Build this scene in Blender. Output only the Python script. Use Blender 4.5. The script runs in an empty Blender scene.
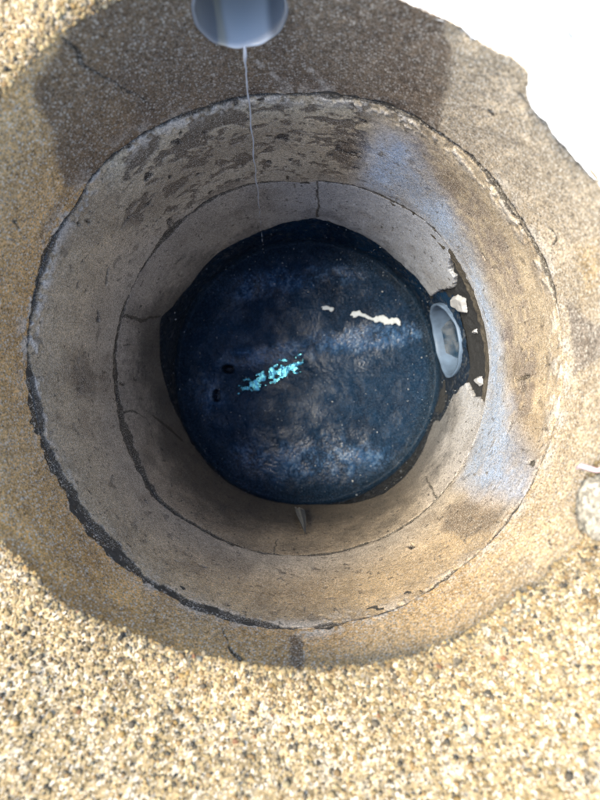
import bpy, math, random
import numpy as np
from mathutils import Matrix, Vector

# ------------------------------------------------------------------ camera
F = 430.0                       # focal length in photo pixels (photo 600 x 800)
CAM = np.array([0.066, -0.035, 0.60])
VP = (322.0, 383.0)             # where straight down falls in the photo
_d = np.array([300 - VP[0], VP[1] - 400, -F]); _d /= np.linalg.norm(_d)
BZ = -_d
BX = np.cross([0, 1, 0], BZ); BX /= np.linalg.norm(BX)
BY = np.cross(BZ, BX)
scene = bpy.context.scene
cam_data = bpy.data.cameras.new('camera')
cam_data.sensor_fit = 'VERTICAL'; cam_data.sensor_height = 36.0
cam_data.lens = 36.0 * F / 800.0
cam_data.clip_start = 0.01; cam_data.clip_end = 500
cam_data.dof.use_dof = True; cam_data.dof.focus_distance = 1.0; cam_data.dof.aperture_fstop = 2.0
cam = bpy.data.objects.new('camera', cam_data)
M = Matrix.Identity(4)
for i in range(3):
    M[i][0], M[i][1], M[i][2], M[i][3] = BX[i], BY[i], BZ[i], CAM[i]
cam.matrix_world = M
scene.collection.objects.link(cam)
scene.camera = cam

# ------------------------------------------------------------------ sky, sun, exposure
SUN_AZ, SUN_EL = math.radians(166), math.radians(60)     # azimuth from +X towards +Y
world = bpy.data.worlds.new('World'); scene.world = world; world.use_nodes = True
wn = world.node_tree.nodes; wl = world.node_tree.links
sky = wn.new('ShaderNodeTexSky'); sky.sky_type = 'NISHITA'; sky.sun_disc = False
sky.ozone_density = 1.6; sky.dust_density = 0.8; sky.sun_elevation = SUN_EL; sky.sun_rotation = math.pi / 2 - SUN_AZ
wl.new(sky.outputs[0], wn['Background'].inputs[0]); wn['Background'].inputs[1].default_value = 0.055
sd = bpy.data.lights.new('sun', 'SUN'); sd.energy = 1.5; sd.angle = math.radians(32); sd.color = (1.0, 0.89, 0.70)
sun = bpy.data.objects.new('sun', sd); scene.collection.objects.link(sun)
sdir = Vector((math.cos(SUN_EL) * math.cos(SUN_AZ), math.cos(SUN_EL) * math.sin(SUN_AZ), math.sin(SUN_EL)))
sun.rotation_euler = sdir.to_track_quat('Z', 'Y').to_euler(); sun.location = sdir * 8
scene.view_settings.view_transform = 'Standard'; scene.view_settings.look = 'None'
scene.view_settings.exposure = 2.75; scene.view_settings.gamma = 1.0
scene.view_settings.use_curve_mapping = False
scene.cycles.max_bounces = 8; scene.cycles.diffuse_bounces = 6; scene.cycles.glossy_bounces = 3

# ------------------------------------------------------------------ helpers
R = 0.5
rng = np.random.default_rng(7)
random.seed(7)

def ray(u, v):
    d = (u - 300) / F * BX - (v - 400) / F * BY - BZ
    return d
def on_cyl(u, v, r=R):
    d = ray(u, v)
    a = d[0] ** 2 + d[1] ** 2; b = 2 * (CAM[0] * d[0] + CAM[1] * d[1]); c = CAM[0] ** 2 + CAM[1] ** 2 - r * r
    t = (-b + math.sqrt(b * b - 4 * a * c)) / (2 * a)
    p = CAM + t * d
    return math.atan2(p[1], p[0]), p[2]
def on_plane(u, v, z):
    d = ray(u, v); return CAM + d * ((z - CAM[2]) / d[2])

def _hash(ix, iy, iz, seed):
    h = (ix * 374761393 + iy * 668265263 + iz * 2147483647 + seed * 1274126177) & 0xFFFFFFFF
    h = ((h ^ (h >> 13)) * 1274126177) & 0xFFFFFFFF
    h = ((h ^ (h >> 16)) * 2246822519) & 0xFFFFFFFF
    return ((h ^ (h >> 15)) & 0xFFFFFF) / float(0xFFFFFF)
def vnoise(P, scale, seed=0):
    q = P * scale + 1000.0
    i = np.floor(q).astype(np.int64); f = q - i; f = f * f * (3 - 2 * f)
    out = np.zeros(len(P))
    for dx in (0, 1):
        wx = f[:, 0] if dx else 1 - f[:, 0]
        for dy in (0, 1):
            wy = f[:, 1] if dy else 1 - f[:, 1]
            for dz in (0, 1):
                wz = f[:, 2] if dz else 1 - f[:, 2]
                out += wx * wy * wz * _hash(i[:, 0] + dx, i[:, 1] + dy, i[:, 2] + dz, seed)
    return out
def fbm(P, scale, octaves=3, seed=0):        # about -1 .. 1
    o = np.zeros(len(P)); a = 1.0; t = 0.0
    for k in range(octaves):
        o += a * (vnoise(P, scale * 2.03 ** k, seed + 17 * k) * 2 - 1); t += a; a *= 0.52
    return o / t * 1.5
def sstep(a, b, x):
    t = np.clip((x - a) / (b - a), 0, 1); return t * t * (3 - 2 * t)
def mixc(C, col, m):
    return C + (np.asarray(col)[None, :] - C) * np.clip(m, 0, 1)[:, None]
def wrap(a): return (a + np.pi) % (2 * np.pi) - np.pi

def link(name, me, parent=None, mat=None):
    o = bpy.data.objects.new(name, me); scene.collection.objects.link(o)
    if parent: o.parent = parent
    if mat: me.materials.append(mat)
    return o
def mesh_np(name, V, Fq, smooth=True, attrs=None):
    me = bpy.data.meshes.new(name)
    n = Fq.shape[1]
    me.vertices.add(len(V)); me.vertices.foreach_set('co', np.ascontiguousarray(V, dtype=np.float32).ravel())
    me.loops.add(Fq.size); me.loops.foreach_set('vertex_index', np.ascontiguousarray(Fq, dtype=np.int32).ravel())
    me.polygons.add(len(Fq)); me.polygons.foreach_set('loop_start', np.arange(0, Fq.size, n, dtype=np.int32))
    me.update(calc_edges=True)
    me.polygons.foreach_set('use_smooth', np.full(len(Fq), smooth))
    for k, a in (attrs or {}).items():
        if a.ndim == 2:
            at = me.attributes.new(k, 'FLOAT_COLOR', 'POINT')
            at.data.foreach_set('color', np.c_[a, np.ones(len(a))].astype(np.float32).ravel())
        else:
            at = me.attributes.new(k, 'FLOAT', 'POINT'); at.data.foreach_set('value', a.astype(np.float32))
    me.validate()
    return me
def grid_faces(rows, cols, wrap_cols=True):
    r = np.arange(rows - 1)[:, None]; c = np.arange(cols if wrap_cols else cols - 1)[None, :]
    a = r * cols + c; b = r * cols + (c + 1) % cols
    return np.stack([a, b, b + cols, a + cols], -1).reshape(-1, 4)
def tag(o, label=None, cat=None, kind=None, group=None):
    for k, v in (('label', label), ('category', cat), ('kind', kind), ('group', group)):
        if v: o[k] = v
    return o

# shapes traced on the shaft wall, in unwrapped wall coordinates (s = angle * R, z)
def wall_poly(pts):
    q = np.array([on_cyl(*p) for p in pts]); t0 = math.atan2(np.sin(q[:, 0]).mean(), np.cos(q[:, 0]).mean())
    return t0, np.c_[wrap(q[:, 0] - t0) * R, q[:, 1]]
def seg_dist(S, Z, a, b):
    d = b - a; L = max(d @ d, 1e-12)
    t = np.clip(((S - a[0]) * d[0] + (Z - a[1]) * d[1]) / L, 0, 1)
    return np.hypot(S - a[0] - t * d[0], Z - a[1] - t * d[1]), t
def poly_sdf(th, z, pts, closed=True, margin=0.06, widths=None, jit=None):
    """negative inside; with closed=False distance to the polyline minus half its width"""
    t0, q = wall_poly(pts)
    S = wrap(th - t0) * R; Z = z
    out = np.full(len(th), 1.0)
    sel = np.where((S > q[:, 0].min() - margin) & (S < q[:, 0].max() + margin) & (Z > q[:, 1].min() - margin) & (Z < q[:, 1].max() + margin))[0]
    if len(sel) == 0: return out
    s = S[sel].copy(); zz = Z[sel].copy()
    if jit is not None: s += jit[0][sel]; zz += jit[1][sel]
    D = np.full(len(sel), 9.0); n = len(q)
    if closed:
        ins = np.zeros(len(sel), bool)
        for i in range(n):
            a, b = q[i], q[(i + 1) % n]
            d, _ = seg_dist(s, zz, a, b); D = np.minimum(D, d)
            c = (a[1] > zz) != (b[1] > zz)
            xi = (b[0] - a[0]) * (zz - a[1]) / (b[1] - a[1] + 1e-12) + a[0]
            ins ^= c & (s < xi)
        D = np.where(ins, -D, D)
    else:
        for i in range(n - 1):
            d, t = seg_dist(s, zz, q[i], q[i + 1])
            w = widths[i] + (widths[i + 1] - widths[i]) * t
            D = np.minimum(D, d - w / 2)
    out[sel] = D
    return out
def periodic(points_vals, th):
    a = np.array(sorted(points_vals)); x = np.r_[a[-1, 0] - 2 * np.pi, a[:, 0], a[0, 0] + 2 * np.pi]
    y = np.r_[a[-1, 1], a[:, 1], a[0, 1]]
    return np.interp(wrap(th), x, y)
def smooth_periodic(y, k):
    n = len(y); w = np.hanning(2 * k + 1); w /= w.sum()
    return np.convolve(np.r_[y[-k:], y, y[:k]], w, 'valid')

# ------------------------------------------------------------------ traced joints and rim
J1 = [(305,95,2),(340,97,4),(375,102,5),(405,114,3),(435,132,3),(470,157,4),(500,190,5),(512,208,9),(530,238,3),(550,277,5),(560,328,1),(563,358,0),
      (558,410,0),(540,465,1),(515,510,4),(490,542,3),(445,577,5),(415,598,1),(382,613,3),(350,621,2),(330,625,5),(310,629,0),(285,628,3),(257,623,8),
      (210,610,10),(160,587,11),(110,545,12),(75,500,17),(50,455,9),(40,427,13),(32,387,6),(28,343,4),(32,317,3),(48,253,7),(60,228,2),(80,203,2),
      (90,180,3),(135,140,2),(200,110,4),(250,97,2)]
J2 = [(300,182,1),(250,185,2),(210,200,3),(170,232,4),(153,253,2),(125,307,2),(116,350,3),(117,387,4),(120,410,7),(130,445,11),(150,485,8),(160,500,2),
      (200,527,2),(260,552,2),(300,556,2),(355,547,3),(405,525,3),(435,500,1),(470,450,0),(486,398,0),(489,358,0),(479,306,0),(450,248,0),(430,225,2),(390,200,3),(360,187,2)]
RIM = [(0,548),(15,560),(40,586),(62,608),(90,620),(120,632),(150,643),(180,653),(215,662),(250,668),(300,672),(340,670),(390,663),(430,654),(460,640),
       (480,628),(500,614),(520,598),(545,580),(552,567),(570,560),(590,545),(589,535),(579,516),(584,495),(591,482),(600,468),(640,420),(660,350),(650,270),(625,215),
       (600,178),(580,160),(565,143),(548,120),(536,107),(527,93),(531,67),(520,57),(500,48),(480,38),(465,28),(440,14),(410,0),(360,-26),(300,-48),(245,-58),(190,-48),
       (150,-24),(100,2),(85,12),(70,20),(55,30),(40,47),(20,66),(0,86),(-30,125),(-60,180),(-85,250),(-92,330),(-85,400),(-60,470),(-30,520)]
NT = 1320
TH = -np.pi + 2 * np.pi * (np.arange(NT) + 0.5) / NT
def joint_curve(J):
    q = [(on_cyl(u, v) + (w,)) for u, v, w in J]
    z = smooth_periodic(periodic([(a, b) for a, b, _ in q], TH), 16)
    w = periodic([(a, c * (CAM[2] - b) ** 2 / (F * 0.53)) for a, b, c in q], TH)
    return z, w
ZJ1, WJ1 = joint_curve(J1)
ZJ2, WJ2 = joint_curve(J2)
ring_pts = np.c_[np.cos(TH) * R, np.sin(TH) * R, 0 * TH]
J3 = [(317,218),(267,230),(217,255),(190,285),(172,308),(161,318),(160,340),(161,366),(168,392),(180,420),(200,455),(226,482),(265,499),(315,504),(385,493),(414,466),(430,430),(440,400),(445,330),(430,296),(400,263),(367,238)]
Z3 = smooth_periodic(periodic([on_cyl(u, v) for u, v in J3], TH), 8) + 0.006 * fbm(ring_pts, 8, 2, 91) + 0.006 * fbm(ring_pts, 30, 3, 92)
# rim of the cap: where the traced rim needs the wall higher than the ground the cap swells up, elsewhere it overhangs the ring
re_, ze_ = [], []
for u, v in RIM:
    a, z = on_cyl(u, v)
    if z >= -0.012: re_.append((a, R)); ze_.append((a, z))
    else:
        p = on_plane(u, v, -0.012); a2 = math.atan2(p[1], p[0]); re_.append((a2, math.hypot(p[0], p[1]))); ze_.append((a2, -0.012))
RE = periodic(re_, TH) + 0.0022 * fbm(ring_pts, 45, 3, 5)
ZE = smooth_periodic(periodic(ze_, TH), 5) + 0.003 * fbm(ring_pts, 25, 3, 6)
RE = np.minimum(RE, R + 0.001)

# ------------------------------------------------------------------ materials
def new_mat(name):
    m = bpy.data.materials.new(name); m.use_nodes = True
    nt = m.node_tree; b = nt.nodes['Principled BSDF']
    return m, nt, b
def N(nt, t, **kw):
    n = nt.nodes.new(t)
    for k, v in kw.items(): setattr(n, k, v)
    return n
def math_node(nt, op, a, b=None, clamp=False):
    n = N(nt, 'ShaderNodeMath', operation=op, use_clamp=clamp)
    for i, x in enumerate((a, b)):
        if x is None: continue
        if isinstance(x, (int, float)): n.inputs[i].default_value = x
        else: nt.links.new(x, n.inputs[i])
    return n.outputs[0]
def mixrgb(nt, fac, a, b, mode='MIX'):
    n = N(nt, 'ShaderNodeMix', data_type='RGBA', blend_type=mode)
    for sock, x in ((n.inputs[0], fac), (n.inputs[6], a), (n.inputs[7], b)):
        if isinstance(x, (int, float)): sock.default_value = x
        elif isinstance(x, tuple): sock.default_value = (*x, 1)
        else: nt.links.new(x, sock)
    return n.outputs[2]
def maprange(nt, x, a, b, c=0.0, d=1.0):
    n = N(nt, 'ShaderNodeMapRange'); n.inputs[1].default_value = a; n.inputs[2].default_value = b
    n.inputs[3].default_value = c; n.inputs[4].default_value = d; nt.links.new(x, n.inputs[0]); return n.outputs[0]
def concrete_material(name, peb=(0.88, 0.82, 0.70), scale=215, bump=0.28, nscale=150, rough=(0.92, 0.30), spec=0.3, grain=1.0, dry_spec=0.25, ripple=0):
    m, nt, b = new_mat(name)
    tc = N(nt, 'ShaderNodeTexCoord'); P = tc.outputs['Object']
    col = N(nt, 'ShaderNodeAttribute', attribute_name='col').outputs['Color']
    agg = N(nt, 'ShaderNodeAttribute', attribute_name='agg').outputs['Fac']
    wet = N(nt, 'ShaderNodeAttribute', attribute_name='wet').outputs['Fac']
    # fine mottling
    n1 = N(nt, 'ShaderNodeTexNoise'); n1.inputs['Scale'].default_value = nscale; n1.inputs['Detail'].default_value = 5; n1.inputs['Roughness'].default_value = 0.75
    nt.links.new(P, n1.inputs['Vector'])
    f1 = maprange(nt, n1.outputs[0], 0.3, 0.7, 1 - 0.42 * grain, 1 + 0.40 * grain)
    hs = N(nt, 'ShaderNodeCombineColor')
    for i in range(3): nt.links.new(f1, hs.inputs[i])
    c = mixrgb(nt, 1.0, col, hs.outputs[0], 'MULTIPLY')
    # sand grains
    vg = N(nt, 'ShaderNodeTexVoronoi'); vg.inputs['Scale'].default_value = scale * 1.7; nt.links.new(P, vg.inputs['Vector'])
    sg = N(nt, 'ShaderNodeSeparateColor'); nt.links.new(vg.outputs['Color'], sg.inputs[0])
    fg = maprange(nt, sg.outputs[0], 0, 1, 1 - 0.42 * grain, 1 + 0.42 * grain); cg = N(nt, 'ShaderNodeCombineColor')
    for i in range(3): nt.links.new(fg, cg.inputs[i])
    c = mixrgb(nt, 1.0, c, cg.outputs[0], 'MULTIPLY')
    # exposed aggregate, two sizes
    hgt = math_node(nt, 'MULTIPLY', n1.outputs[0], 0.5)
    for sc, lo, hi, amt in ((scale, 0.60, 0.66, 1.0), (scale * 2.1, 0.55, 0.61, 0.9)):
        v = N(nt, 'ShaderNodeTexVoronoi'); v.inputs['Scale'].default_value = sc; nt.links.new(P, v.inputs['Vector'])
        sep = N(nt, 'ShaderNodeSeparateColor'); nt.links.new(v.outputs['Color'], sep.inputs[0])
        pick = maprange(nt, sep.outputs[0], lo, hi)
        near = maprange(nt, v.outputs['Distance'], 0.52, 0.34)
        msk = math_node(nt, 'MULTIPLY', math_node(nt, 'MULTIPLY', pick, near), agg)
        pc = mixrgb(nt, sep.outputs[1], peb, tuple(x * 0.62 for x in peb))
        pc = mixrgb(nt, 0.22, pc, col)
        c = mixrgb(nt, math_node(nt, 'MULTIPLY', msk, amt), c, pc)
        # dark grains
        pick2 = maprange(nt, sep.outputs[2], 0.80, 0.85)
        msk2 = math_node(nt, 'MULTIPLY', math_node(nt, 'MULTIPLY', pick2, near), agg)
        c = mixrgb(nt, math_node(nt, 'MULTIPLY', msk2, 0.7), c, (0.06, 0.05, 0.042))
    # pin holes
    v = N(nt, 'ShaderNodeTexVoronoi'); v.inputs['Scale'].default_value = 70; nt.links.new(P, v.inputs['Vector'])
    sep = N(nt, 'ShaderNodeSeparateColor'); nt.links.new(v.outputs['Color'], sep.inputs[0])
    ph = math_node(nt, 'MULTIPLY', maprange(nt, sep.outputs[0], 0.86, 0.9), maprange(nt, v.outputs['Distance'], 0.13, 0.07))
    c = mixrgb(nt, math_node(nt, 'MULTIPLY', ph, 0.7), c, (0.03, 0.026, 0.022))
    nt.links.new(c, b.inputs['Base Color'])
    rg = N(nt, 'ShaderNodeMapRange'); rg.inputs[3].default_value = rough[0]; rg.inputs[4].default_value = rough[1]
    nt.links.new(wet, rg.inputs[0]); nt.links.new(rg.outputs[0], b.inputs['Roughness'])
    nt.links.new(math_node(nt, 'ADD', math_node(nt, 'MULTIPLY', wet, spec), dry_spec), b.inputs['Specular IOR Level'])
    bp = N(nt, 'ShaderNodeBump'); bp.inputs['Strength'].default_value = bump; bp.inputs['Distance'].default_value = 0.004
    nt.links.new(hgt, bp.inputs['Height']); nt.links.new(bp.outputs[0], b.inputs['Normal'])
    if ripple:
        n2 = N(nt, 'ShaderNodeTexNoise'); n2.inputs['Scale'].default_value = 130; n2.inputs['Detail'].default_value = 2.5; n2.inputs['Distortion'].default_value = 0.6
        nt.links.new(P, n2.inputs['Vector'])
        b2 = N(nt, 'ShaderNodeBump'); b2.inputs['Distance'].default_value = 0.006
        nt.links.new(math_node(nt, 'MULTIPLY', wet, ripple), b2.inputs['Strength']); nt.links.new(n2.outputs[0], b2.inputs['Height'])
        nt.links.new(bp.outputs[0], b2.inputs['Normal']); nt.links.new(b2.outputs[0], b.inputs['Normal'])
    return m
def plain(name, col, rough=0.6, spec=0.5, metal=0.0, noise=0.15, nscale=60, bump=0.0, ior=1.5):
    m, nt, b = new_mat(name)
    tc = N(nt, 'ShaderNodeTexCoord')
    n1 = N(nt, 'ShaderNodeTexNoise'); n1.inputs['Scale'].default_value = nscale; n1.inputs['Detail'].default_value = 6
    nt.links.new(tc.outputs['Object'], n1.inputs['Vector'])
    c = mixrgb(nt, n1.outputs[0], tuple(x * (1 - noise) for x in col), tuple(min(1, x * (1 + noise)) for x in col))
    nt.links.new(c, b.inputs['Base Color'])
    b.inputs['Roughness'].default_value = rough; b.inputs['Metallic'].default_value = metal
    b.inputs['Specular IOR Level'].default_value = spec; b.inputs['IOR'].default_value = ior
    if bump:
        bp = N(nt, 'ShaderNodeBump'); bp.inputs['Strength'].default_value = bump; bp.inputs['Distance'].default_value = 0.003
        nt.links.new(n1.outputs[0], bp.inputs['Height']); nt.links.new(bp.outputs[0], b.inputs['Normal'])
    return m
MAT_WALL = concrete_material('shaft_concrete')
MAT_WALL_SMOOTH = concrete_material('ring_concrete', scale=330, bump=0.25, nscale=190)
MAT_GROUND = concrete_material('cap_concrete', scale=150, bump=0.8)
MAT_DIRT = plain('joint_dirt', (0.075, 0.066, 0.052), 0.95, noise=0.7, nscale=160, bump=1.0)

TAN = (0.52, 0.38, 0.21); ORANGE = (0.66, 0.37, 0.115); GREY = (0.43, 0.37, 0.285)
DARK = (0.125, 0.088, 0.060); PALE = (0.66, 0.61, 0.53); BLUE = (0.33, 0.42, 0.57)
BROWN = (0.16, 0.115, 0.075); SOOT = (0.045, 0.040, 0.033)

# ------------------------------------------------------------------ the pipes' axes (needed for the holes)
tA, _ = on_cyl(240, 8)
zA = on_cyl(240, 9)[1]
PIPE_A = dict(th=tA, z=zA, r=0.0685, t=0.005)
tB, _ = on_cyl(447, 340)
PIPE_B = dict(th=tB, z=-0.868, r=0.126, t=0.009)
def pipe_local(V, p):
    c, s = math.cos(p['th']), math.sin(p['th'])
    along = V[:, 0] * c + V[:, 1] * s
    return along, -V[:, 0] * s + V[:, 1] * c, V[:, 2] - p['z']
def pipe_cut(V, Fq, p):
    C = V[Fq].mean(1); al, a, b = pipe_local(C, p)
    return Fq[~((al > 0.2) & (np.hypot(a, b) < p['r'] - p['t'] * 0.45))]

# ------------------------------------------------------------------ the three rings
def ring_grid(ztop, zbot, rows):
    t = np.linspace(0, 1, rows)[:, None]
    z = (ztop[None, :] * (1 - t) + zbot[None, :] * t).ravel()
    th = np.tile(TH, rows)
    P = np.c_[np.cos(th) * R, np.sin(th) * R, z]
    return th, z, P
def jitter(P, amp, scale, seed):
    return (amp * fbm(P, scale, 3, seed), amp * fbm(P, scale, 3, seed + 50))
def groove(z, zj, w, P, seed):
    wob = 0.003 * fbm(P, 22, 3, seed)
    ww = w * (0.95 + 0.7 * fbm(P, 14, 3, seed + 1) + 0.3 * fbm(P, 50, 2, seed + 5)) + 0.0012 * fbm(P, 60, 2, seed + 2) + np.minimum(w, 0.008) * 0.7 * fbm(P, 110, 2, seed + 7)
    return np.abs(z - zj - wob) - np.maximum(ww, 0.0) / 2
def cracks(th, z, P, lst, seed):
    D = np.full(len(th), 1.0); j = jitter(P, 0.0035, 60, seed)
    for pts, ws in lst:
        w = [x * (CAM[2] - on_cyl(*p)[1]) / F for p, x in zip(pts, ws)]
        D = np.minimum(D, poly_sdf(th, z, pts, False, 0.03, w, j))
    return D
def build_ring(th, z, P, rad, C, agg, wet, rows, mat, pipes):
    V = np.c_[np.cos(th) * rad, np.sin(th) * rad, z]
    ro = 0.585
    top = V[:NT].copy(); bot = V[-NT:].copy()
    e1 = np.c_[np.cos(TH) * ro, np.sin(TH) * ro, bot[:, 2]]
    e2 = np.c_[np.cos(TH) * ro, np.sin(TH) * ro, np.minimum(top[:, 2] - 0.003, -0.06)]
    V2 = np.r_[V, bot, e1, e2, top]          # end faces have corners of their own, so the edges stay crisp
    n = rows * NT
    Fq = np.r_[grid_faces(rows, NT), grid_faces(4, NT) + n]
    for p in pipes: Fq = pipe_cut(V2, Fq, p)
    ex = lambda a: np.concatenate([a, a[-3 * NT:], a[:NT]])
    Fq = Fq[:, ::-1]
    return mesh_np('concrete_ring', V2, Fq, True, dict(col=ex(C), agg=ex(agg), wet=ex(wet)))

# --- top ring
rows = 104
th, z, P = ring_grid(ZE - 0.004, ZJ1, rows)
big = fbm(P, 3.0, 3, 1); mid = fbm(P, 14, 3, 2); fine = fbm(P, 60, 2, 3); anis = fbm(P * [1, 1, 3.0], 10, 3, 4)
j = jitter(P, 0.012, 14, 10); jf = (j[0] + 0.004 * fbm(P, 60, 2, 11), j[1] + 0.004 * fbm(P, 60, 2, 12))
w_or = np.clip(0.55 - 0.75 * np.cos(th - math.radians(35)), 0, 1)       # orange stain with warm bounce light painted in, round the left and lower side
C = np.tile(np.array(TAN), (len(th), 1))
C = mixc(C, ORANGE, w_or * (0.55 + 0.5 * big))
C = mixc(C, GREY, np.clip(np.cos(th - math.radians(35)), 0, 1) * 0.75)
C *= (1 + 0.16 * mid + 0.08 * fine + 0.14 * fbm(P * [1, 1, 0.12], 34, 3, 15))[:, None]
agg = np.full(len(th), 0.9); wet = np.zeros(len(th))
dwet = poly_sdf(th, z, [(36,84),(44,128),(52,158),(66,190),(90,182),(135,142),(200,112),(300,98),(375,104),(440,136),(446,110),(452,60),(452,0),(420,-60),(300,-70),(200,-70),(90,-30),(60,44)], True, 0.06, None, jf)
mw = sstep(0.008, -0.010, dwet)
C = mixc(C, np.array(DARK), mw * (0.86 + 0.15 * mid)); wet = np.maximum(wet, mw * 0.25); agg = agg * (1 - 0.4 * mw)
# lime bloom along the joint, rusty seep, dark patch on the right
nearj = z - np.tile(ZJ1, rows)
C = mixc(C, PALE, sstep(0.05, 0.0, nearj) * sstep(0.0, 0.35, fbm(P, 30, 2, 21) + 0.7 * fbm(P, 120, 2, 22)) * (1 - 0.6 * mw) * 0.85)
C = mixc(C, BROWN, sstep(0.003, -0.004, poly_sdf(th, z, [(287,635),(303,635),(305,668),(288,670)], True, 0.03, None, jf)) * 0.85)
C = mixc(C, (0.21, 0.18, 0.155), sstep(0.006, -0.008, poly_sdf(th, z, [(567,300),(590,310),(620,340),(600,354),(569,373)], True, 0.05, None, j)) * 0.75)
C = mixc(C, (0.44, 0.30, 0.13), sstep(0.01, -0.02, poly_sdf(th, z, [(575,250),(600,240),(602,290),(585,300)], True, 0.05, None, j)) * 0.5)
C = mixc(C, BROWN, sstep(0.25, 0.8, big + 0.6 * anis) * 0.4 * (1 - mw))
C = mixc(C, PALE, sstep(0.003, -0.001, cracks(th, z, P, [([(258,62),(270,72),(282,82),(292,90)], [5, 4, 3, 2]), ([(310,70),(330,92),(318,95)], [5, 6, 4])], 31)) * sstep(-0.2, 0.5, fine) * 0.45)
dc = cracks(th, z, P, [([(62,38),(75,48),(80,62),(95,72),(112,81),(126,89),(150,103)], [2, 4, 4, 2, 1.5, 2, 1]),
                       ([(222,629),(225,636),(227,643)], [1, 2, 1]), ([(228,646),(238,656),(250,668)], [4, 5, 4]),
                       ([(489,110),(492,114)], [4, 4]), ([(549,540),(551,546)], [2, 3]), ([(14,222),(20,228)], [3, 2]), ([(548,228),(556,240),(552,246)], [1, 3, 2])], 41)
# chipped, spalled upper lip
chip = sstep(0.15, 0.6, fbm(P, 16, 3, 51)) * sstep(0.05, 0.0, np.tile(ZE, rows) - z)
dg = groove(z, np.tile(ZJ1, rows), np.tile(WJ1, rows), P, 61)
g = sstep(0.0015, -0.0015, np.minimum(dg, dc + 0.0006))
rad = R + 0.0015 * mid + 0.0005 * fine + 0.003 * big + 0.010 * chip + 0.003 * g
C = mixc(C, SOOT, sstep(0.0012, -0.0006, np.minimum(dg, dc)) * 0.9)
top_ring = link('concrete_ring', build_ring(th, z, P, rad, C, agg, wet, rows, MAT_WALL, [PIPE_A]), None, MAT_WALL)
tag(top_ring, 'tan pebbly concrete ring directly under the rim with a dark wet patch', 'concrete ring', group='stacked concrete rings of the shaft')

# --- middle ring
rows = 142
th, z, P = ring_grid(ZJ1, ZJ2, rows)
big = fbm(P, 3.0, 3, 101); mid = fbm(P, 14, 3, 102); fine = fbm(P, 70, 2, 103)
Pt = np.c_[P[:, 0], P[:, 1], P[:, 2] * 1.6] + 0.012 * np.c_[fbm(P, 20, 2, 105), fbm(P, 20, 2, 106), fbm(P, 20, 2, 107)]; blotch = fbm(Pt, 19, 4, 104)
j = jitter(P, 0.012, 16, 110); jf = (j[0] + 0.004 * fbm(P, 60, 2, 111), j[1] + 0.004 * fbm(P, 60, 2, 112))
nearj = np.tile(ZJ1, rows) - z; nearb = z - np.tile(ZJ2, rows)
C = np.tile(np.array((0.49, 0.395, 0.265)), (len(th), 1))
w_or = np.clip(-0.15 - np.sin(th - math.radians(20)), 0, 1)
C = mixc(C, (0.56, 0.38, 0.185), w_or * (0.75 + 0.3 * big))
C = mixc(C, (0.40, 0.38, 0.35), sstep(0.25, 0.0, nearb) * 0.6)
C *= (1 + 0.15 * mid + 0.10 * fine + 0.12 * fbm(P * [1, 1, 0.12], 34, 3, 115))[:, None]
agg = np.full(len(th), 0.55); wet = np.zeros(len(th))
# blotchy brown skin of old render in the upper part below the drain
reg = sstep(0.03, -0.04, poly_sdf(th, z, [(105,165),(135,138),(200,108),(300,96),(372,108),(378,150),(350,176),(300,182),(250,182),(205,200),(160,235),(120,225)], True, 0.08, None, j))
C = mixc(C, (0.43, 0.37, 0.27), reg * 0.6)
C = mixc(C, (0.55, 0.49, 0.36), reg * sstep(0.10, 0.0, nearj) * sstep(-0.3, 0.3, mid) * 0.95)
bl = sstep(0.04, 0.18, blotch + 0.15 * big - 0.06) * reg
bl = np.maximum(bl, reg * sstep(0.22, 0.36, fbm(Pt, 40, 3, 108) + 0.2 * big))
C = mixc(C, (0.105, 0.08, 0.058), bl * 0.85)
C = mixc(C, (0.095, 0.072, 0.055), sstep(0.004, -0.006, poly_sdf(th, z, [(334,132),(366,130),(372,150),(360,170),(340,168),(332,150)], True, 0.05, None, jf)) * 0.7)
C = mixc(C, (0.15, 0.115, 0.08), sstep(0.02, -0.04, poly_sdf(th, z, [(120,210),(160,170),(230,130),(300,120),(300,150),(230,165),(180,195),(150,225)], True, 0.1, None, j)) * 0.45)
# sky's blue light painted over the damp film on the right-hand side, brown speckled band above it
band = sstep(0.012, -0.015, poly_sdf(th, z, [(405,128),(440,150),(480,195),(515,260),(535,340),(530,420),(505,420),(500,340),(480,270),(450,215),(415,165)], True, 0.08, None, j))
C = mixc(C, (0.19, 0.155, 0.14), band * (0.65 + 0.3 * mid) * sstep(-0.7, 0.3, fine + 0.5 * mid))
sheen = sstep(0.055, -0.045, poly_sdf(th, z, [(372,150),(388,132),(406,138),(422,165),(452,212),(482,280),(500,345),(503,400),(518,440),(530,470),(524,500),(490,492),(478,496),(458,480),(470,450),(486,398),(489,358),(479,306),(450,246),(430,224),(390,199),(362,186)], True, 0.08, None, j))
C = mixc(C, BLUE, sheen * np.clip(0.92 + 0.3 * mid + 0.2 * fine, 0, 1)); wet = np.maximum(wet, sheen * 0.3)
C = mixc(C, (0.15, 0.115, 0.085), sstep(0.01, -0.02, poly_sdf(th, z, [(445,506),(470,498),(510,508),(495,530),(465,540),(440,530)], True, 0.06, None, j)) * 0.75)
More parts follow.
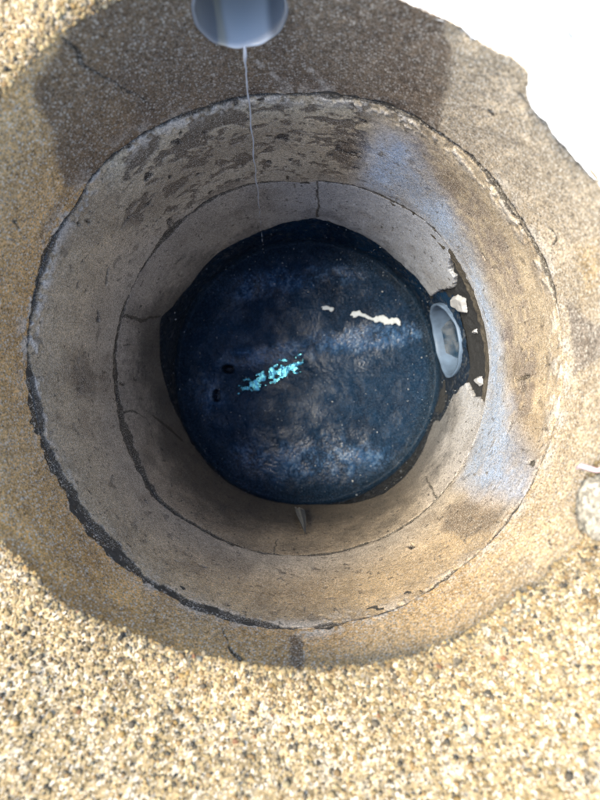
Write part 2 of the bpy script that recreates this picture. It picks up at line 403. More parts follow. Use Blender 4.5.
# pale joint mortar
wl_ = periodic([(on_cyl(u, v)[0], w) for u, v, w in ((85,200,1),(45,260,1),(30,330,1.1),(35,400,.9),(60,475,.5),(110,545,.35),(210,610,.35),(310,628,.6),(400,605,.4),(500,530,.3),(545,450,.5),(563,358,.8),(550,277,.8),(510,205,.9),(440,135,.9),(375,102,.9),(300,95,.9),(200,110,.8),(130,142,.7))], th)
C = mixc(C, (0.72, 0.68, 0.61), sstep(0.055, 0.004, nearj + 0.012 * mid) * sstep(-0.15, 0.3, 0.8 * fbm(P, 24, 3, 121) + 0.7 * fbm(P, 110, 2, 122)) * wl_ * 0.9)
# soft stains
C = mixc(C, BROWN, sstep(0.35, 0.8, fbm(P, 9, 3, 131)) * 0.5 * (1 - sheen))
C = mixc(C, (0.13, 0.105, 0.08), sstep(0.01, -0.025, poly_sdf(th, z, [(68,365),(85,350),(98,378),(95,405),(78,400)], True, 0.06, None, j)) * 0.6)
dc = cracks(th, z, P, [([(96,310),(97,314),(98,319)], [1, 3, 6]), ([(107,268),(106,284)], [2, 3]), ([(78,221),(79,224)], [4, 4]), ([(88,220),(89,223)], [4, 3]),
                       ([(410,545),(413,547)], [5, 6]), ([(529,462),(533,464)], [4, 5]), ([(515,380),(528,376)], [3, 4]), ([(130,215),(120,228)], [2, 2]),
                       ([(483,255),(484,258)], [3, 4]), ([(175,560),(178,561)], [2, 2]), ([(200,565),(206,566)], [3, 4]), ([(146,500),(148,502)], [2, 2])], 141)
pits = sstep(0.74, 0.82, fbm(P, 40, 2, 145)) * (0.5 + reg) + 0.0
dg = np.minimum(groove(z, np.tile(ZJ1, rows), np.tile(WJ1, rows), P, 61), groove(z, np.tile(ZJ2, rows), np.tile(WJ2, rows), P, 161))
g = sstep(0.0015, -0.0015, dg)
rad = R + 0.0012 * mid + 0.0004 * fine + 0.004 * big + 0.0025 * g + 0.008 * sstep(0.001, -0.001, dc) + 0.0015 * bl + 0.002 * pits
rad -= 0.003 * sstep(0.055, 0.01, nearj + 0.012 * mid) * sstep(-0.15, 0.3, 0.8 * fbm(P, 24, 3, 121) + 0.7 * fbm(P, 110, 2, 122)) * wl_
C = mixc(C, SOOT, sstep(0.0012, -0.0006, np.minimum(dg, dc)) * 0.9); C = mixc(C, (0.05, 0.04, 0.032), pits * 0.85); C = mixc(C, (0.06, 0.05, 0.04), 0.7 * sstep(0.68, 0.76, fbm(P, 130, 1, 146) / 1.5)); C = mixc(C, (0.15, 0.115, 0.08), 0.35 * sstep(0.0, 0.6, fbm(P, 7, 4, 147)))
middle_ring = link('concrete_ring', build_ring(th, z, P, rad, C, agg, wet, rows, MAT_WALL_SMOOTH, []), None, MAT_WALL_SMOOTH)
tag(middle_ring, 'concrete ring between the two joints, brown blotches and a painted bluish sky film on it', 'concrete ring', group='stacked concrete rings of the shaft')

# --- bottom ring
rows = 124
th, z, P = ring_grid(ZJ2, Z3, rows)
big = fbm(P, 3.0, 3, 201); mid = fbm(P, 12, 3, 202); fine = fbm(P, 80, 2, 203)
j = jitter(P, 0.012, 16, 210); jf = (j[0] * 0.7 + 0.005 * fbm(P, 60, 2, 211), j[1] * 0.7 + 0.005 * fbm(P, 60, 2, 212))
nearb = z - np.tile(Z3, rows)
C = np.tile(np.array((0.36, 0.325, 0.28)), (len(th), 1))
C = mixc(C, (0.40, 0.29, 0.165), np.clip(-0.2 - np.sin(th), 0, 1) * 0.9)
C = mixc(C, (0.40, 0.45, 0.54), np.clip(np.cos(th - math.radians(30)) * 1.2 - 0.2, 0, 1) * 0.85)  # sky's blue sheen painted on the right side of this ring too
C *= (1 + 0.12 * mid + 0.07 * fine + 0.10 * fbm(P * [1, 1, 0.12], 34, 3, 215))[:, None]
C = mixc(C, (0.12, 0.10, 0.08), 0.4 * sstep(0.0, 0.6, fbm(P, 8, 4, 221))); C = mixc(C, (0.04, 0.036, 0.032), 0.75 * sstep(0.66, 0.74, fbm(P, 110, 1, 222) / 1.5))
agg = np.full(len(th), 0.6); wet = np.zeros(len(th))
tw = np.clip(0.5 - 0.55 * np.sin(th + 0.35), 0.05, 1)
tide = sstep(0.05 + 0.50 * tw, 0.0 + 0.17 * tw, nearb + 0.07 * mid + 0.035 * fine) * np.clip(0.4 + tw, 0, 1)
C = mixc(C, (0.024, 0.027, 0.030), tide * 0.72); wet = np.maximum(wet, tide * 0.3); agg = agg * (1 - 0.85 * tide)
BREAK = [(449,247),(458,262),(470,285),(481,308),(489,345),(489,385),(484,401),(472,398),(466,382),(452,395),(440,420),(425,420),(428,296),(438,292),(452,290),(456,278),(448,270)]
db = poly_sdf(th, z, BREAK, True, 0.06, None, jf); mb = sstep(0.002, -0.003, db)
C = mixc(C, (0.05, 0.05, 0.052), mb)
dc = cracks(th, z, P, [([(318,181),(317,195),(319,205),(317,218)], [1, 2.4, 1.6, 3]), ([(123,316),(135,318),(142,321),(150,318),(161,317)], [4, 3, 4, 2, 2]),
                       ([(121,412),(134,411),(146,417)], [2, 2, 1]), ([(153,415),(163,423),(172,430),(182,440)], [2, 4, 5, 5]), ([(426,476),(432,490),(437,499)], [1, 2, 2]),
                       ([(278,538),(273,556)], [1, 1]), ([(124,345),(130,344)], [2, 1]), ([(120,384),(124,384)], [3, 3])], 241)
dg = groove(z, np.tile(ZJ2, rows), np.tile(WJ2, rows), P, 161)
g = sstep(0.0015, -0.0015, np.minimum(dg, dc + 0.0004))
rad = R + 0.001 * mid + 0.0003 * fine + 0.003 * big + 0.002 * g + 0.016 * mb
C = mixc(C, SOOT, sstep(0.0012, -0.0006, np.minimum(dg, dc)) * 0.9)
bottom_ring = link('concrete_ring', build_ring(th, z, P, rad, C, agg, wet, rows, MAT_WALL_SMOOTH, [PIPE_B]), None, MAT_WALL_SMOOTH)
tag(bottom_ring, 'cracked grey lowest concrete ring, broken open around the outlet pipe', 'concrete ring', group='stacked concrete rings of the shaft')

# dirt packed in the open joints: parts of the ring above
for zj, par, sd_ in ((ZJ1, top_ring, 1), (ZJ2, middle_ring, 2)):
    t = np.linspace(-0.04, 0.04, 24)
    zz = (zj[None, :] + t[:, None]).ravel(); tt = np.tile(TH, 24)
    Pq = np.c_[np.cos(tt) * R, np.sin(tt) * R, zz]
    rr = R + 0.004 + 0.003 * fbm(Pq, 60, 2, 300 + sd_) + 0.003 * fbm(Pq, 3.0, 3, 1 if sd_ == 1 else 101)
    link('joint_filling', mesh_np('joint_filling', np.c_[np.cos(tt) * rr, np.sin(tt) * rr, zz], grid_faces(24, NT)[:, ::-1]), par, MAT_DIRT)

# dark mortar in the break round the outlet, with pale chips left standing
def wall_patch(name, outline, res, depth, rough_amp, mat, parent, seed, jamp=0.005, thick=None):
    t0, q = wall_poly(outline)
    s = np.arange(q[:, 0].min() - 0.01, q[:, 0].max() + 0.01, res); zz = np.arange(q[:, 1].min() - 0.01, q[:, 1].max() + 0.01, res)
    S, Z = np.meshgrid(s, zz); tt = t0 + S.ravel() / R; Zr = Z.ravel()
    Pq = np.c_[np.cos(tt) * R, np.sin(tt) * R, Zr]
    d = poly_sdf(tt, Zr, outline, True, 0.2, None, jitter(Pq, jamp, 40, seed))
    rr = R + depth + rough_amp * fbm(Pq, 45, 3, seed + 3)
    if thick: rr += thick * sstep(-0.010, 0.0, d)
    Fq = grid_faces(len(zz), len(s), False)
    V = np.c_[np.cos(tt) * rr, np.sin(tt) * rr, Zr]
    Fq = Fq[(d[Fq] < 0).all(1)]
    Fq = pipe_cut(V, Fq, PIPE_B) if name == 'mortar_patch' else Fq
    used = np.unique(Fq); mp = np.full(len(V), -1); mp[used] = np.arange(len(used))
    return link(name, mesh_np(name, V[used], mp[Fq]), parent, mat)
MAT_MORTAR = plain('dark_mortar', (0.020, 0.022, 0.025), 0.9, noise=0.75, nscale=220, bump=1.0)
MAT_CHIP = plain('pale_chip', (0.40, 0.41, 0.43), 0.85, noise=0.3, nscale=90, bump=0.6)
pch = wall_patch('mortar_patch', [(447,245),(460,262),(472,285),(483,308),(491,345),(491,387),(485,404),(470,402),(452,400),(440,424),(425,424),(425,296),(436,290),(450,288)], 0.0025, 0.0125, 0.0035, MAT_MORTAR, bottom_ring, 401)
for i, o in enumerate(([(449,298),(455,295),(463,299),(465,314),(459,313),(451,308)], [(470,331),(474,329),(475,334),(471,335)], [(474,377),(479,375),(481,384),(476,386),(473,383)])):
    wall_patch('concrete_chip', o, 0.0018, -0.003, 0.0012, MAT_CHIP, bottom_ring, 420 + 7 * i, 0.003, 0.012)

# ------------------------------------------------------------------ base of the shaft: wet wall foot and silted floor
FLOOR_Z = -1.08
NB = 900
tb = -np.pi + 2 * np.pi * np.arange(NB) / NB
wall_rows = 70; RB = 0.512
prof = [(RB, z_) for z_ in np.linspace(-0.72, FLOOR_Z + 0.03, wall_rows)]
prof += [(RB - 0.012 * (1 - math.cos(a)) , FLOOR_Z + 0.03 - 0.03 * math.sin(a)) for a in np.linspace(0.15, 1.5, 10)]
r_in = np.linspace(RB - 0.014, 0.0015, 200)
prof += [(r_, FLOOR_Z) for r_ in r_in]
prof = np.array(prof); rows = len(prof)
th = np.tile(tb, rows); pr = np.repeat(prof[:, 0], NB); pz = np.repeat(prof[:, 1], NB)
P = np.c_[np.cos(th) * pr, np.sin(th) * pr, pz]
iswall = np.repeat(np.arange(rows) < wall_rows, NB)
fl = (~iswall).astype(float)
# floor relief: two silted shoulders with a gully from the left foot of the wall to the outlet
A = on_plane(195, 388, FLOOR_Z)[:2]; Bp = on_plane(440, 338, FLOOR_Z)[:2]
dirv = (Bp - A) / np.linalg.norm(Bp - A); nrm = np.array([-dirv[1], dirv[0]])
acr = (P[:, :2] - A) @ nrm; alo = (P[:, :2] - A) @ dirv
wob = 0.03 * fbm(P, 5, 2, 501)
gully = np.exp(-((acr + wob) / 0.085) ** 2)
lump1 = np.exp(-(((P[:, 0] + 0.02) / 0.26) ** 2 + ((P[:, 1] + 0.29) / 0.13) ** 2))
lump2 = np.exp(-(((P[:, 0] + 0.05) / 0.30) ** 2 + ((P[:, 1] - 0.27) / 0.10) ** 2))
ridge = np.exp(-((acr + wob - 0.115) / 0.03) ** 2)
n_mid = fbm(P, 9, 3, 511); n_fine = fbm(P, 34, 3, 512); n_gr = fbm(P, 120, 2, 513)
crust_and_shine = np.clip(lump1 * 1.1 + 0.7 * lump2 + 0.7 * gully, 0, 1)
h = fl * (-0.020 * gully + 0.008 * lump1 + 0.007 * lump2 + 0.003 * n_mid + 0.0012 * n_fine + 0.0009 * (0.4 + crust_and_shine) * n_gr)
pit = np.zeros(len(th))
for u, v, rx, ry in ((227, 369, 0.026, 0.018), (215, 396, 0.017, 0.026)):
    c = on_plane(u, v, FLOOR_Z)
    dd = ((P[:, 0] - c[0]) / rx) ** 2 + ((P[:, 1] - c[1]) / ry) ** 2
    h -= fl * 0.06 * sstep(1.1, 0.55, dd); pit = np.maximum(pit, fl * sstep(1.15, 0.7, dd))
radb = pr + (~fl.astype(bool)) * (0.006 * fbm(P, 12, 3, 521) + 0.002 * n_gr)
_al, _a, _b = pipe_local(P, PIPE_B)
radb -= iswall * (_al > 0) * 0.009 * sstep(0.19, 0.13, np.hypot(_a, _b))
V = np.c_[np.cos(th) * radb, np.sin(th) * radb, pz + h]
C = np.tile(np.array((0.0018, 0.016, 0.042)), (len(th), 1))
C *= (1 + 0.35 * n_mid + 0.25 * n_fine)[:, None]
shine = np.zeros(len(th))                # bands and patches of sky shine painted on the wet silt
for u, v, rx, ry, am in ((250, 285, 0.20, 0.055, 1.0), (370, 337, 0.26, 0.05, 1.0), (255, 470, 0.14, 0.10, 1.0), (330, 460, 0.27, 0.09, 0.85), (200, 395, 0.09, 0.09, 0.7), (270, 355, 0.2, 0.045, 0.9), (330, 275, 0.28, 0.05, 0.7)):
    c = on_plane(u, v, FLOOR_Z); xx = P[:, 0] - c[0]; yy = P[:, 1] - c[1] - 0.12 * xx * (v < 400)
    shine = np.maximum(shine, am * np.exp(-((xx / rx) ** 2 + (yy / ry) ** 2) * (1 + 0.5 * n_mid)))
crust_and_shine = fl * sstep(0.18, 0.75, shine + 0.22 * n_mid + 0.12 * n_fine)
C = mixc(C, (0.018, 0.075, 0.19), crust_and_shine * sstep(-0.5, 0.5, 0.5 * n_mid + 0.6 * n_fine + 0.8 * n_gr))
C = mixc(C, (0.13, 0.22, 0.34), crust_and_shine * sstep(0.25, 0.65, 0.5 * n_fine + 0.9 * n_gr) * 0.7)  # blue-white sparkle of the wet floor painted as pale specks
C = mixc(C, (0.10, 0.13, 0.18), fl * sstep(0.55, 0.8, n_gr + 0.3 * n_fine) * crust_and_shine * 0.6)
C = mixc(C, (0.16, 0.18, 0.20), fl * sstep(0.5, 0.75, fbm(P, 40, 2, 531)) * sstep(0.13, 0.0, alo) * gully * 0.7)
C = mixc(C, (0.003, 0.009, 0.017), fl * sstep(0.455, 0.485, pr + 0.015 * n_mid))
C = mixc(C, (0.0025, 0.011, 0.024), fl * sstep(0.40, 0.48, pr + 0.07 * n_mid + 0.05 * fbm(P, 4, 2, 551)) * 0.9)
C = mixc(C, (0.003, 0.005, 0.007), pit); C = np.clip(C, 0.002, 1)
n_w = fbm(P, 22, 3, 541)
C = mixc(C, (0.024, 0.023, 0.021), iswall * np.clip(0.45 - 0.75 * np.sin(th), 0, 0.95)); C = mixc(C, (0.022, 0.026, 0.030), iswall * np.clip(-np.cos(th), 0, 1) * 0.6)
C = mixc(C, (0.09, 0.095, 0.10), iswall * sstep(0.35, 0.7, n_gr) * 0.6)
wet = np.clip(0.08 + 0.8 * shine * sstep(-0.5, 0.4, n_w) + 0.25 * n_w + 0.15 * n_mid, 0, 1) * sstep(0.50, 0.42, pr + 0.05 * n_mid) * np.where(iswall, 0.3, 1.0)
agg = fl * (0.35 + 0.65 * crust_and_shine) + 0.15
MAT_SILT = concrete_material('wet_silt', peb=(0.11, 0.19, 0.32), scale=360, bump=0.4, rough=(0.32, 0.08), spec=0.75, grain=1.2, nscale=260, dry_spec=0.05, ripple=0.5)
Fq = pipe_cut(V, grid_faces(rows, NB)[:, ::-1], PIPE_B)
base = link('shaft_floor', mesh_np('shaft_floor', V, Fq, True, dict(col=C, agg=agg, wet=wet)), None, MAT_SILT)
tag(base, 'dark wet silted floor at the foot of the shaft', None, 'structure')

# shallow water standing in the gully: the silt breaks through it
MAT_WATER, nt, b = new_mat('standing_water')
b.inputs['Base Color'].default_value = (0.012, 0.045, 0.065, 1); b.inputs['Roughness'].default_value = 0.03
b.inputs['IOR'].default_value = 3.4; b.inputs['Specular Tint'].default_value = (0.25, 0.85, 1.0, 1)
tc = N(nt, 'ShaderNodeTexCoord'); n1 = N(nt, 'ShaderNodeTexNoise'); n1.inputs['Scale'].default_value = 70; n1.inputs['Detail'].default_value = 3
nt.links.new(tc.outputs['Object'], n1.inputs['Vector'])
bp = N(nt, 'ShaderNodeBump'); bp.inputs['Strength'].default_value = 0.6; bp.inputs['Distance'].default_value = 0.005
nt.links.new(n1.outputs[0], bp.inputs['Height']); nt.links.new(bp.outputs[0], b.inputs['Normal'])
def floor_sheet(name, outline, z, res, seed, jamp, thick, holes=None):
    q = np.array([on_plane(u, v, FLOOR_Z)[:2] for u, v in outline])
    x = np.arange(q[:, 0].min() - .02, q[:, 0].max() + .02, res); y = np.arange(q[:, 1].min() - .02, q[:, 1].max() + .02, res)
    X, Y = np.meshgrid(x, y); X = X.ravel(); Y = Y.ravel(); Pq = np.c_[X, Y, 0 * X]
    xs = X + jamp * fbm(Pq, 40, 3, seed); ys = Y + jamp * fbm(Pq, 40, 3, seed + 9)
    ins = np.zeros(len(X), bool); D = np.full(len(X), 9.0)
    for i in range(len(q)):
        a, b_ = q[i], q[(i + 1) % len(q)]
        d, _ = seg_dist(xs, ys, a, b_); D = np.minimum(D, d)
        ins ^= ((a[1] > ys) != (b_[1] > ys)) & (xs < (b_[0] - a[0]) * (ys - a[1]) / (b_[1] - a[1] + 1e-12) + a[0])
    if holes: ins &= fbm(Pq * [0.7, 1.2, 1], 75, 3, seed + 21) > holes - 0.9 * sstep(0.0, 0.045, D)
    Fq = grid_faces(len(y), len(x), False); Fq = Fq[ins[Fq].all(1)]
    zt = z + thick * (0.5 + 0.5 * sstep(0, 0.006, D)) 
    V = np.c_[X, Y, zt]
    used = np.unique(Fq); mp = np.full(len(V), -1); mp[used] = np.arange(len(used)); Fq = mp[Fq]; V = V[used]
    W = V.copy(); W[:, 2] = z - thick * 0.5; n = len(V)
    from collections import Counter
    ed = np.concatenate([Fq[:, [k, (k + 1) % 4]] for k in range(4)])
    key = np.sort(ed, 1); _, idx, cnt = np.unique(key, axis=0, return_index=True, return_counts=True)
    be = ed[idx[cnt == 1]]
    side = np.stack([be[:, 1], be[:, 0], be[:, 0] + n, be[:, 1] + n], -1)
    return mesh_np(name, np.r_[V, W], np.r_[Fq, Fq[:, ::-1] + n, side])
pd = link('puddle', floor_sheet('puddle', [(234,388),(246,375),(262,366),(285,356),(312,350),(316,356),(304,368),(298,379),(274,389),(250,396),(236,396)], FLOOR_Z - 0.0155, 0.0018, 601, 0.008, 0.002, 0.42), None, MAT_WATER)
tag(pd, 'shiny puddle mirroring blue sky in the gully of the dark floor', 'puddle')

# ------------------------------------------------------------------ ground: rough cast cap round the opening and beyond
rad_steps = np.r_[np.linspace(0, 0.22, 64), 0.24 * 1.13 ** np.arange(0, 46)]
def ground_z(th_, off, ze):
    P_ = np.c_[np.cos(th_) * (R + off), np.sin(th_) * (R + off), 0 * th_]
    near = np.exp(-(off / 0.35) ** 2)
    swell = 0.20 * np.clip(-np.sin(th_), 0, 1) ** 2 * sstep(0.02, 0.30, off)      # gravelly cement heaped on the lower side
    return ze * near + swell + 0.007 * fbm(P_, 9, 3, 701) * sstep(0, 0.05, off) + 0.0025 * fbm(P_, 55, 2, 702) - 0.006 * np.exp(-(off / 0.008) ** 2)
rows_g = len(rad_steps)
thg = np.tile(TH, rows_g); off = np.repeat(rad_steps, NT)
zg = ground_z(thg, off, np.tile(ZE, rows_g))
rg = np.tile(RE, rows_g) + off
V = np.c_[np.cos(thg) * rg, np.sin(thg) * rg, zg]
sk = []
for dr, dz in ((0.30, -0.010), (0.70, -0.022), (1.0, -0.034)):      # lip turning down to the ring
    rr = RE + (R + 0.022 - RE) * dr + 0.002 * fbm(ring_pts + dz, 50, 2, 711); sk.append(np.c_[np.cos(TH) * rr, np.sin(TH) * rr, ZE - 0.006 + dz])
V = np.r_[np.concatenate(sk[::-1]), V]
rows_t = rows_g + 3
P = V
n_b = fbm(P, 6, 3, 721); n_f = fbm(P, 70, 3, 722)
CREAM = (0.31, 0.24, 0.135)
C = np.tile(np.array(CREAM), (len(P), 1)); C = mixc(C, (0.38, 0.29, 0.16), sstep(0.1, 0.8, n_b) * 0.6)
C = mixc(C, (0.42, 0.38, 0.31), sstep(0.2, 0.7, n_f) * 0.6)
tP = np.arctan2(P[:, 1], P[:, 0]); rP = np.hypot(P[:, 0], P[:, 1])
white = sstep(0.0, 0.03, np.minimum(tP - math.radians(6), math.radians(86) - tP) + 0.02 * n_b) * sstep(0.1, 0.5, 30 - rP)
C = mixc(C, (0.88, 0.88, 0.87), white)                              # white sector on the upper right
me = mesh_np('ground', V, grid_faces(rows_t, NT), True, dict(col=C, agg=0.9 * (1 - white), wet=0 * rP))
ground = link('ground', me, None, MAT_GROUND); tag(ground, 'rough cream cement ground round the open shaft', None, 'structure')

# ------------------------------------------------------------------ gravel grains set in the cement
ico = np.array([(-1, 1.618, 0), (1, 1.618, 0), (-1, -1.618, 0), (1, -1.618, 0), (0, -1, 1.618), (0, 1, 1.618), (0, -1, -1.618), (0, 1, -1.618), (1.618, 0, -1), (1.618, 0, 1), (-1.618, 0, -1), (-1.618, 0, 1)]) / 1.902
icf = np.array([(0,11,5),(0,5,1),(0,1,7),(0,7,10),(0,10,11),(1,5,9),(5,11,4),(11,10,2),(10,7,6),(7,1,8),(3,9,4),(3,4,2),(3,2,6),(3,6,8),(3,8,9),(4,9,5),(2,4,11),(6,2,10),(8,6,7),(9,8,1)])
def grains(name, pos, size, cols, flat=0.7, mat=None, parent=None, smooth=True):
    n = len(pos)
    q = rng.normal(size=(n, 4)); q /= np.linalg.norm(q, axis=1)[:, None]
    w, x, y, z_ = q.T
    Rm = np.stack([1 - 2 * (y * y + z_ * z_), 2 * (x * y - z_ * w), 2 * (x * z_ + y * w), 2 * (x * y + z_ * w), 1 - 2 * (x * x + z_ * z_), 2 * (y * z_ - x * w),
                   2 * (x * z_ - y * w), 2 * (y * z_ + x * w), 1 - 2 * (x * x + y * y)], -1).reshape(n, 3, 3)
    sc = size[:, None] * rng.uniform(0.6, 1.3, (n, 3))
    shp = ico[None] * rng.uniform(0.75, 1.2, (n, 12, 1)) * sc[:, None, :]
    vv = np.einsum('nij,nkj->nki', Rm, shp); vv[:, :, 2] *= flat
    vv += pos[:, None, :]
    Fq = (icf[None] + 12 * np.arange(n)[:, None, None]).reshape(-1, 3)
    c = np.repeat(cols, 12, axis=0)
    return link(name, mesh_np(name, vv.reshape(-1, 3), Fq, smooth, dict(col=c)), parent, mat)
MAT_GRAIN, nt, b = new_mat('gravel_grain')
at = N(nt, 'ShaderNodeAttribute', attribute_name='col')
tc = N(nt, 'ShaderNodeTexCoord'); n1 = N(nt, 'ShaderNodeTexNoise'); n1.inputs['Scale'].default_value = 500; nt.links.new(tc.outputs['Object'], n1.inputs['Vector'])
f = maprange(nt, n1.outputs[0], 0.3, 0.7, 0.8, 1.15); cc = N(nt, 'ShaderNodeCombineColor')
for i in range(3): nt.links.new(f, cc.inputs[i])
nt.links.new(mixrgb(nt, 1.0, at.outputs['Color'], cc.outputs[0], 'MULTIPLY'), b.inputs['Base Color']); b.inputs['Roughness'].default_value = 0.75
def grain_colors(n):
    pal = np.array([(0.56, 0.47, 0.29), (0.50, 0.40, 0.22), (0.60, 0.54, 0.37), (0.38, 0.27, 0.14), (0.27, 0.24, 0.19), (0.16, 0.145, 0.12), (0.47, 0.33, 0.13), (0.33, 0.17, 0.10), (0.08, 0.08, 0.075), (0.29, 0.31, 0.30)])
    pr_ = np.array([.20, .18, .09, .19, .16, .12, .03, .008, .045, .02]); pr_ /= pr_.sum()
    return np.clip(0.56 * np.array((1.0, 0.93, 0.78)) * pal[rng.choice(len(pal), n, p=pr_)] * rng.uniform(0.8, 1.2, (n, 1)), 0, 0.85)
n0 = 90000
ta = rng.uniform(-np.pi, np.pi, n0); of = np.abs(rng.uniform(0, 1, n0)) ** 1.2 * 0.42 - 0.001
keep = ~((ta > math.radians(8)) & (ta < math.radians(84)) & (rng.uniform(0, 1, n0) < 0.998))
keep &= ((np.sin(ta) < -0.42) | (np.abs(ta - math.radians(133)) < 0.35) | (np.abs(ta + 0.35) < 0.25)) | (rng.uniform(0, 1, n0) < 0.35)
ta, of = ta[keep], of[keep]
ta2 = rng.uniform(-np.pi, np.pi, 2600); of2 = rng.uniform(-0.004, 0.006, 2600); k2 = ~((ta2 > math.radians(6)) & (ta2 < math.radians(86)))
ta = np.r_[ta, ta2[k2]]; of = np.r_[of, of2[k2]]
re_t = np.interp(ta, TH, RE); ze_t = np.interp(ta, TH, ZE)
zz = ground_z(ta, np.maximum(of, 0), ze_t); rr = re_t + of
sz = np.clip(rng.lognormal(math.log(0.0016), 0.5, len(ta)), 0.0010, 0.0055)
gp = np.c_[np.cos(ta) * rr, np.sin(ta) * rr, zz + sz * 0.05]
gv = grains('gravel', gp, sz, grain_colors(len(ta)) * (0.92 + 0.28 * fbm(gp, 7, 3, 731) + 0.12 * fbm(gp, 40, 2, 732))[:, None], 0.6, MAT_GRAIN)
tag(gv, 'cream and grey gravel grains set in the cement ground', 'gravel', 'stuff')

# ------------------------------------------------------------------ pipes
def pipe_mesh(p, length, proud, bevel, slope, nseg=96, rows_i=60):
    """open tube along the wall's radius; its mouth follows the curved wall. bevel: how much further the underside sticks out"""
    c, s = math.cos(p['th']), math.sin(p['th'])
    a = 2 * np.pi * np.arange(nseg) / nseg
    def ringv(r, kind, t):
        x = r * np.cos(a); zl = r * np.sin(a)
        front = np.sqrt(R ** 2 - x ** 2) - proud - bevel * (0.5 - 0.5 * np.sin(a))
        front = front + 0.0012 * np.sin(a * 5 + 1) * (bevel > 0) + 0.0008 * np.sin(a * 11)
        al = front + t * length
        return np.c_[al * c - x * s, al * s + x * c, p['z'] + zl + slope * t * length]
    ro, ri = p['r'], p['r'] - p['t']
    rows_ = [ringv(ro, 0, t) for t in (0.9, 0.5, 0.1, 0.01, 0.004)] + [ringv(ro - 0.0012, 0, 0.0)] + [ringv(ri + 0.0012, 0, 0.0)] + [ringv(ri, 0, 0.004)] + [ringv(ri, 0, t) for t in np.linspace(0.02, 0.98, rows_i)]
    V = np.concatenate(rows_)
    Fq = grid_faces(len(rows_), nseg)
    return V, Fq
V, Fq = pipe_mesh(PIPE_A, 0.42, 0.003, 0.0, 0.03)
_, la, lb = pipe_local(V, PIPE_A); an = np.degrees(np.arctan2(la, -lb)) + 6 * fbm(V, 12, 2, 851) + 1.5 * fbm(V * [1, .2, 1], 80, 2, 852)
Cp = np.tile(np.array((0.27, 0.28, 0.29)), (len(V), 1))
Cp = mixc(Cp, (0.74, 0.74, 0.72), sstep(44, 26, np.abs(an + 2)))  # wet bottom's sky reflection painted as a pale strip between darker sides
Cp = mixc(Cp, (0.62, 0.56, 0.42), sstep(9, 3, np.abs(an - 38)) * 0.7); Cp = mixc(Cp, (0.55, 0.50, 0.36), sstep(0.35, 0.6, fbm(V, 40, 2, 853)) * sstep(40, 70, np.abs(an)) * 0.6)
MAT_PVC, nt, b = new_mat('grey_pipe'); at = N(nt, 'ShaderNodeAttribute', attribute_name='col'); nt.links.new(at.outputs['Color'], b.inputs['Base Color']); b.inputs['Roughness'].default_value = 0.2
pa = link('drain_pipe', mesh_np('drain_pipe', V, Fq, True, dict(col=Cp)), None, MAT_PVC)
tag(pa, 'smooth grey drain pipe with a painted pale sky reflection inside, dripping water below the rim', 'pipe')
# far end of the drain: a dark cap standing in for the unlit hollow
def shade_cap(p, dist, slope, mat, parent):
    c, s = math.cos(p['th']), math.sin(p['th']); a = 2 * np.pi * np.arange(48) / 48
    V = []
    for k, rr in enumerate((p['r'], p['r'] * 0.8, p['r'] * 0.4, 0.002)):
        al = R + dist + 0.03 * k ** 0.5
        V.append(np.c_[al * c - rr * np.cos(a) * s, al * s + rr * np.cos(a) * c, p['z'] + rr * np.sin(a) + slope * dist])
    link('pipe_shade_cap', mesh_np('pipe_shade_cap', np.concatenate(V), grid_faces(4, 48)), parent, mat)
shade_cap(PIPE_A, 0.40, 0.03, MAT_DIRT, pa)  # dark material in place of the unlit hollow
V, Fq = pipe_mesh(PIPE_B, 0.6, 0.007, 0.006, 0.0)
MAT_PVC2 = plain('pale_pipe', (0.10, 0.15, 0.23), 0.5, noise=0.6, nscale=28, bump=0.1)
pb = link('outlet_pipe', mesh_np('outlet_pipe', V, Fq), None, MAT_PVC2)
tag(pb, 'pale blue-grey outlet pipe end set in dark mortar low in the wall', 'pipe')
shade_cap(PIPE_B, 0.56, 0.0, MAT_DIRT, pb)
# silt lying in the outlet
c_, s_ = math.cos(PIPE_B['th']), math.sin(PIPE_B['th'])
al = np.linspace(0.515, 1.04, 40); lat = np.linspace(-0.074, 0.074, 24); AL, LA = np.meshgrid(al, lat, indexing='ij'); AL = AL.ravel(); LA = LA.ravel()
Pq = np.c_[AL, LA, 0 * AL]
zq = PIPE_B['z'] - np.sqrt((PIPE_B['r'] - PIPE_B['t']) ** 2 - LA ** 2) * 0 - 0.088 + 0.006 * fbm(Pq, 25, 3, 801) - 0.022 * sstep(0.56, 0.515, AL)
V = np.c_[AL * c_ - LA * s_, AL * s_ + LA * c_, zq]
link('pipe_silt', mesh_np('pipe_silt', V, grid_faces(40, 24, False), True, dict(col=np.tile((0.006, 0.026, 0.055), (len(V), 1)), agg=np.zeros(len(V)), wet=np.full(len(V), .2))), pb, MAT_SILT)

# ------------------------------------------------------------------ falling water
MAT_STREAM, nt, b = new_mat('clear_water')
b.inputs['Base Color'].default_value = (0.95, 0.97, 1, 1); b.inputs['Roughness'].default_value = 0.05; b.inputs['IOR'].default_value = 1.33; b.inputs['Transmission Weight'].default_value = 0.5
t1, z1 = on_cyl(246, 53); p0 = np.array([math.cos(t1) * (R - 0.008), math.sin(t1) * (R - 0.006), z1 + 0.022])
p1 = on_plane(264, 246, FLOOR_Z + 0.01); p1[1] = min(p1[1], 0.45)
def tube(path, rad, nseg=10):
    V = []
    for i, (p, r_) in enumerate(zip(path, rad)):
        a = 2 * np.pi * np.arange(nseg) / nseg + i * 0.35
        V.append(np.c_[p[0] + r_ * np.cos(a) * 1.25, p[1] + r_ * np.sin(a) * 0.75, np.full(nseg, p[2])])
    return np.concatenate(V), grid_faces(len(path), nseg)
nst = 150; tt = np.linspace(0, 1, nst)
path = p0[None] + (p1 - p0)[None] * np.c_[tt, tt ** 0.5, tt]
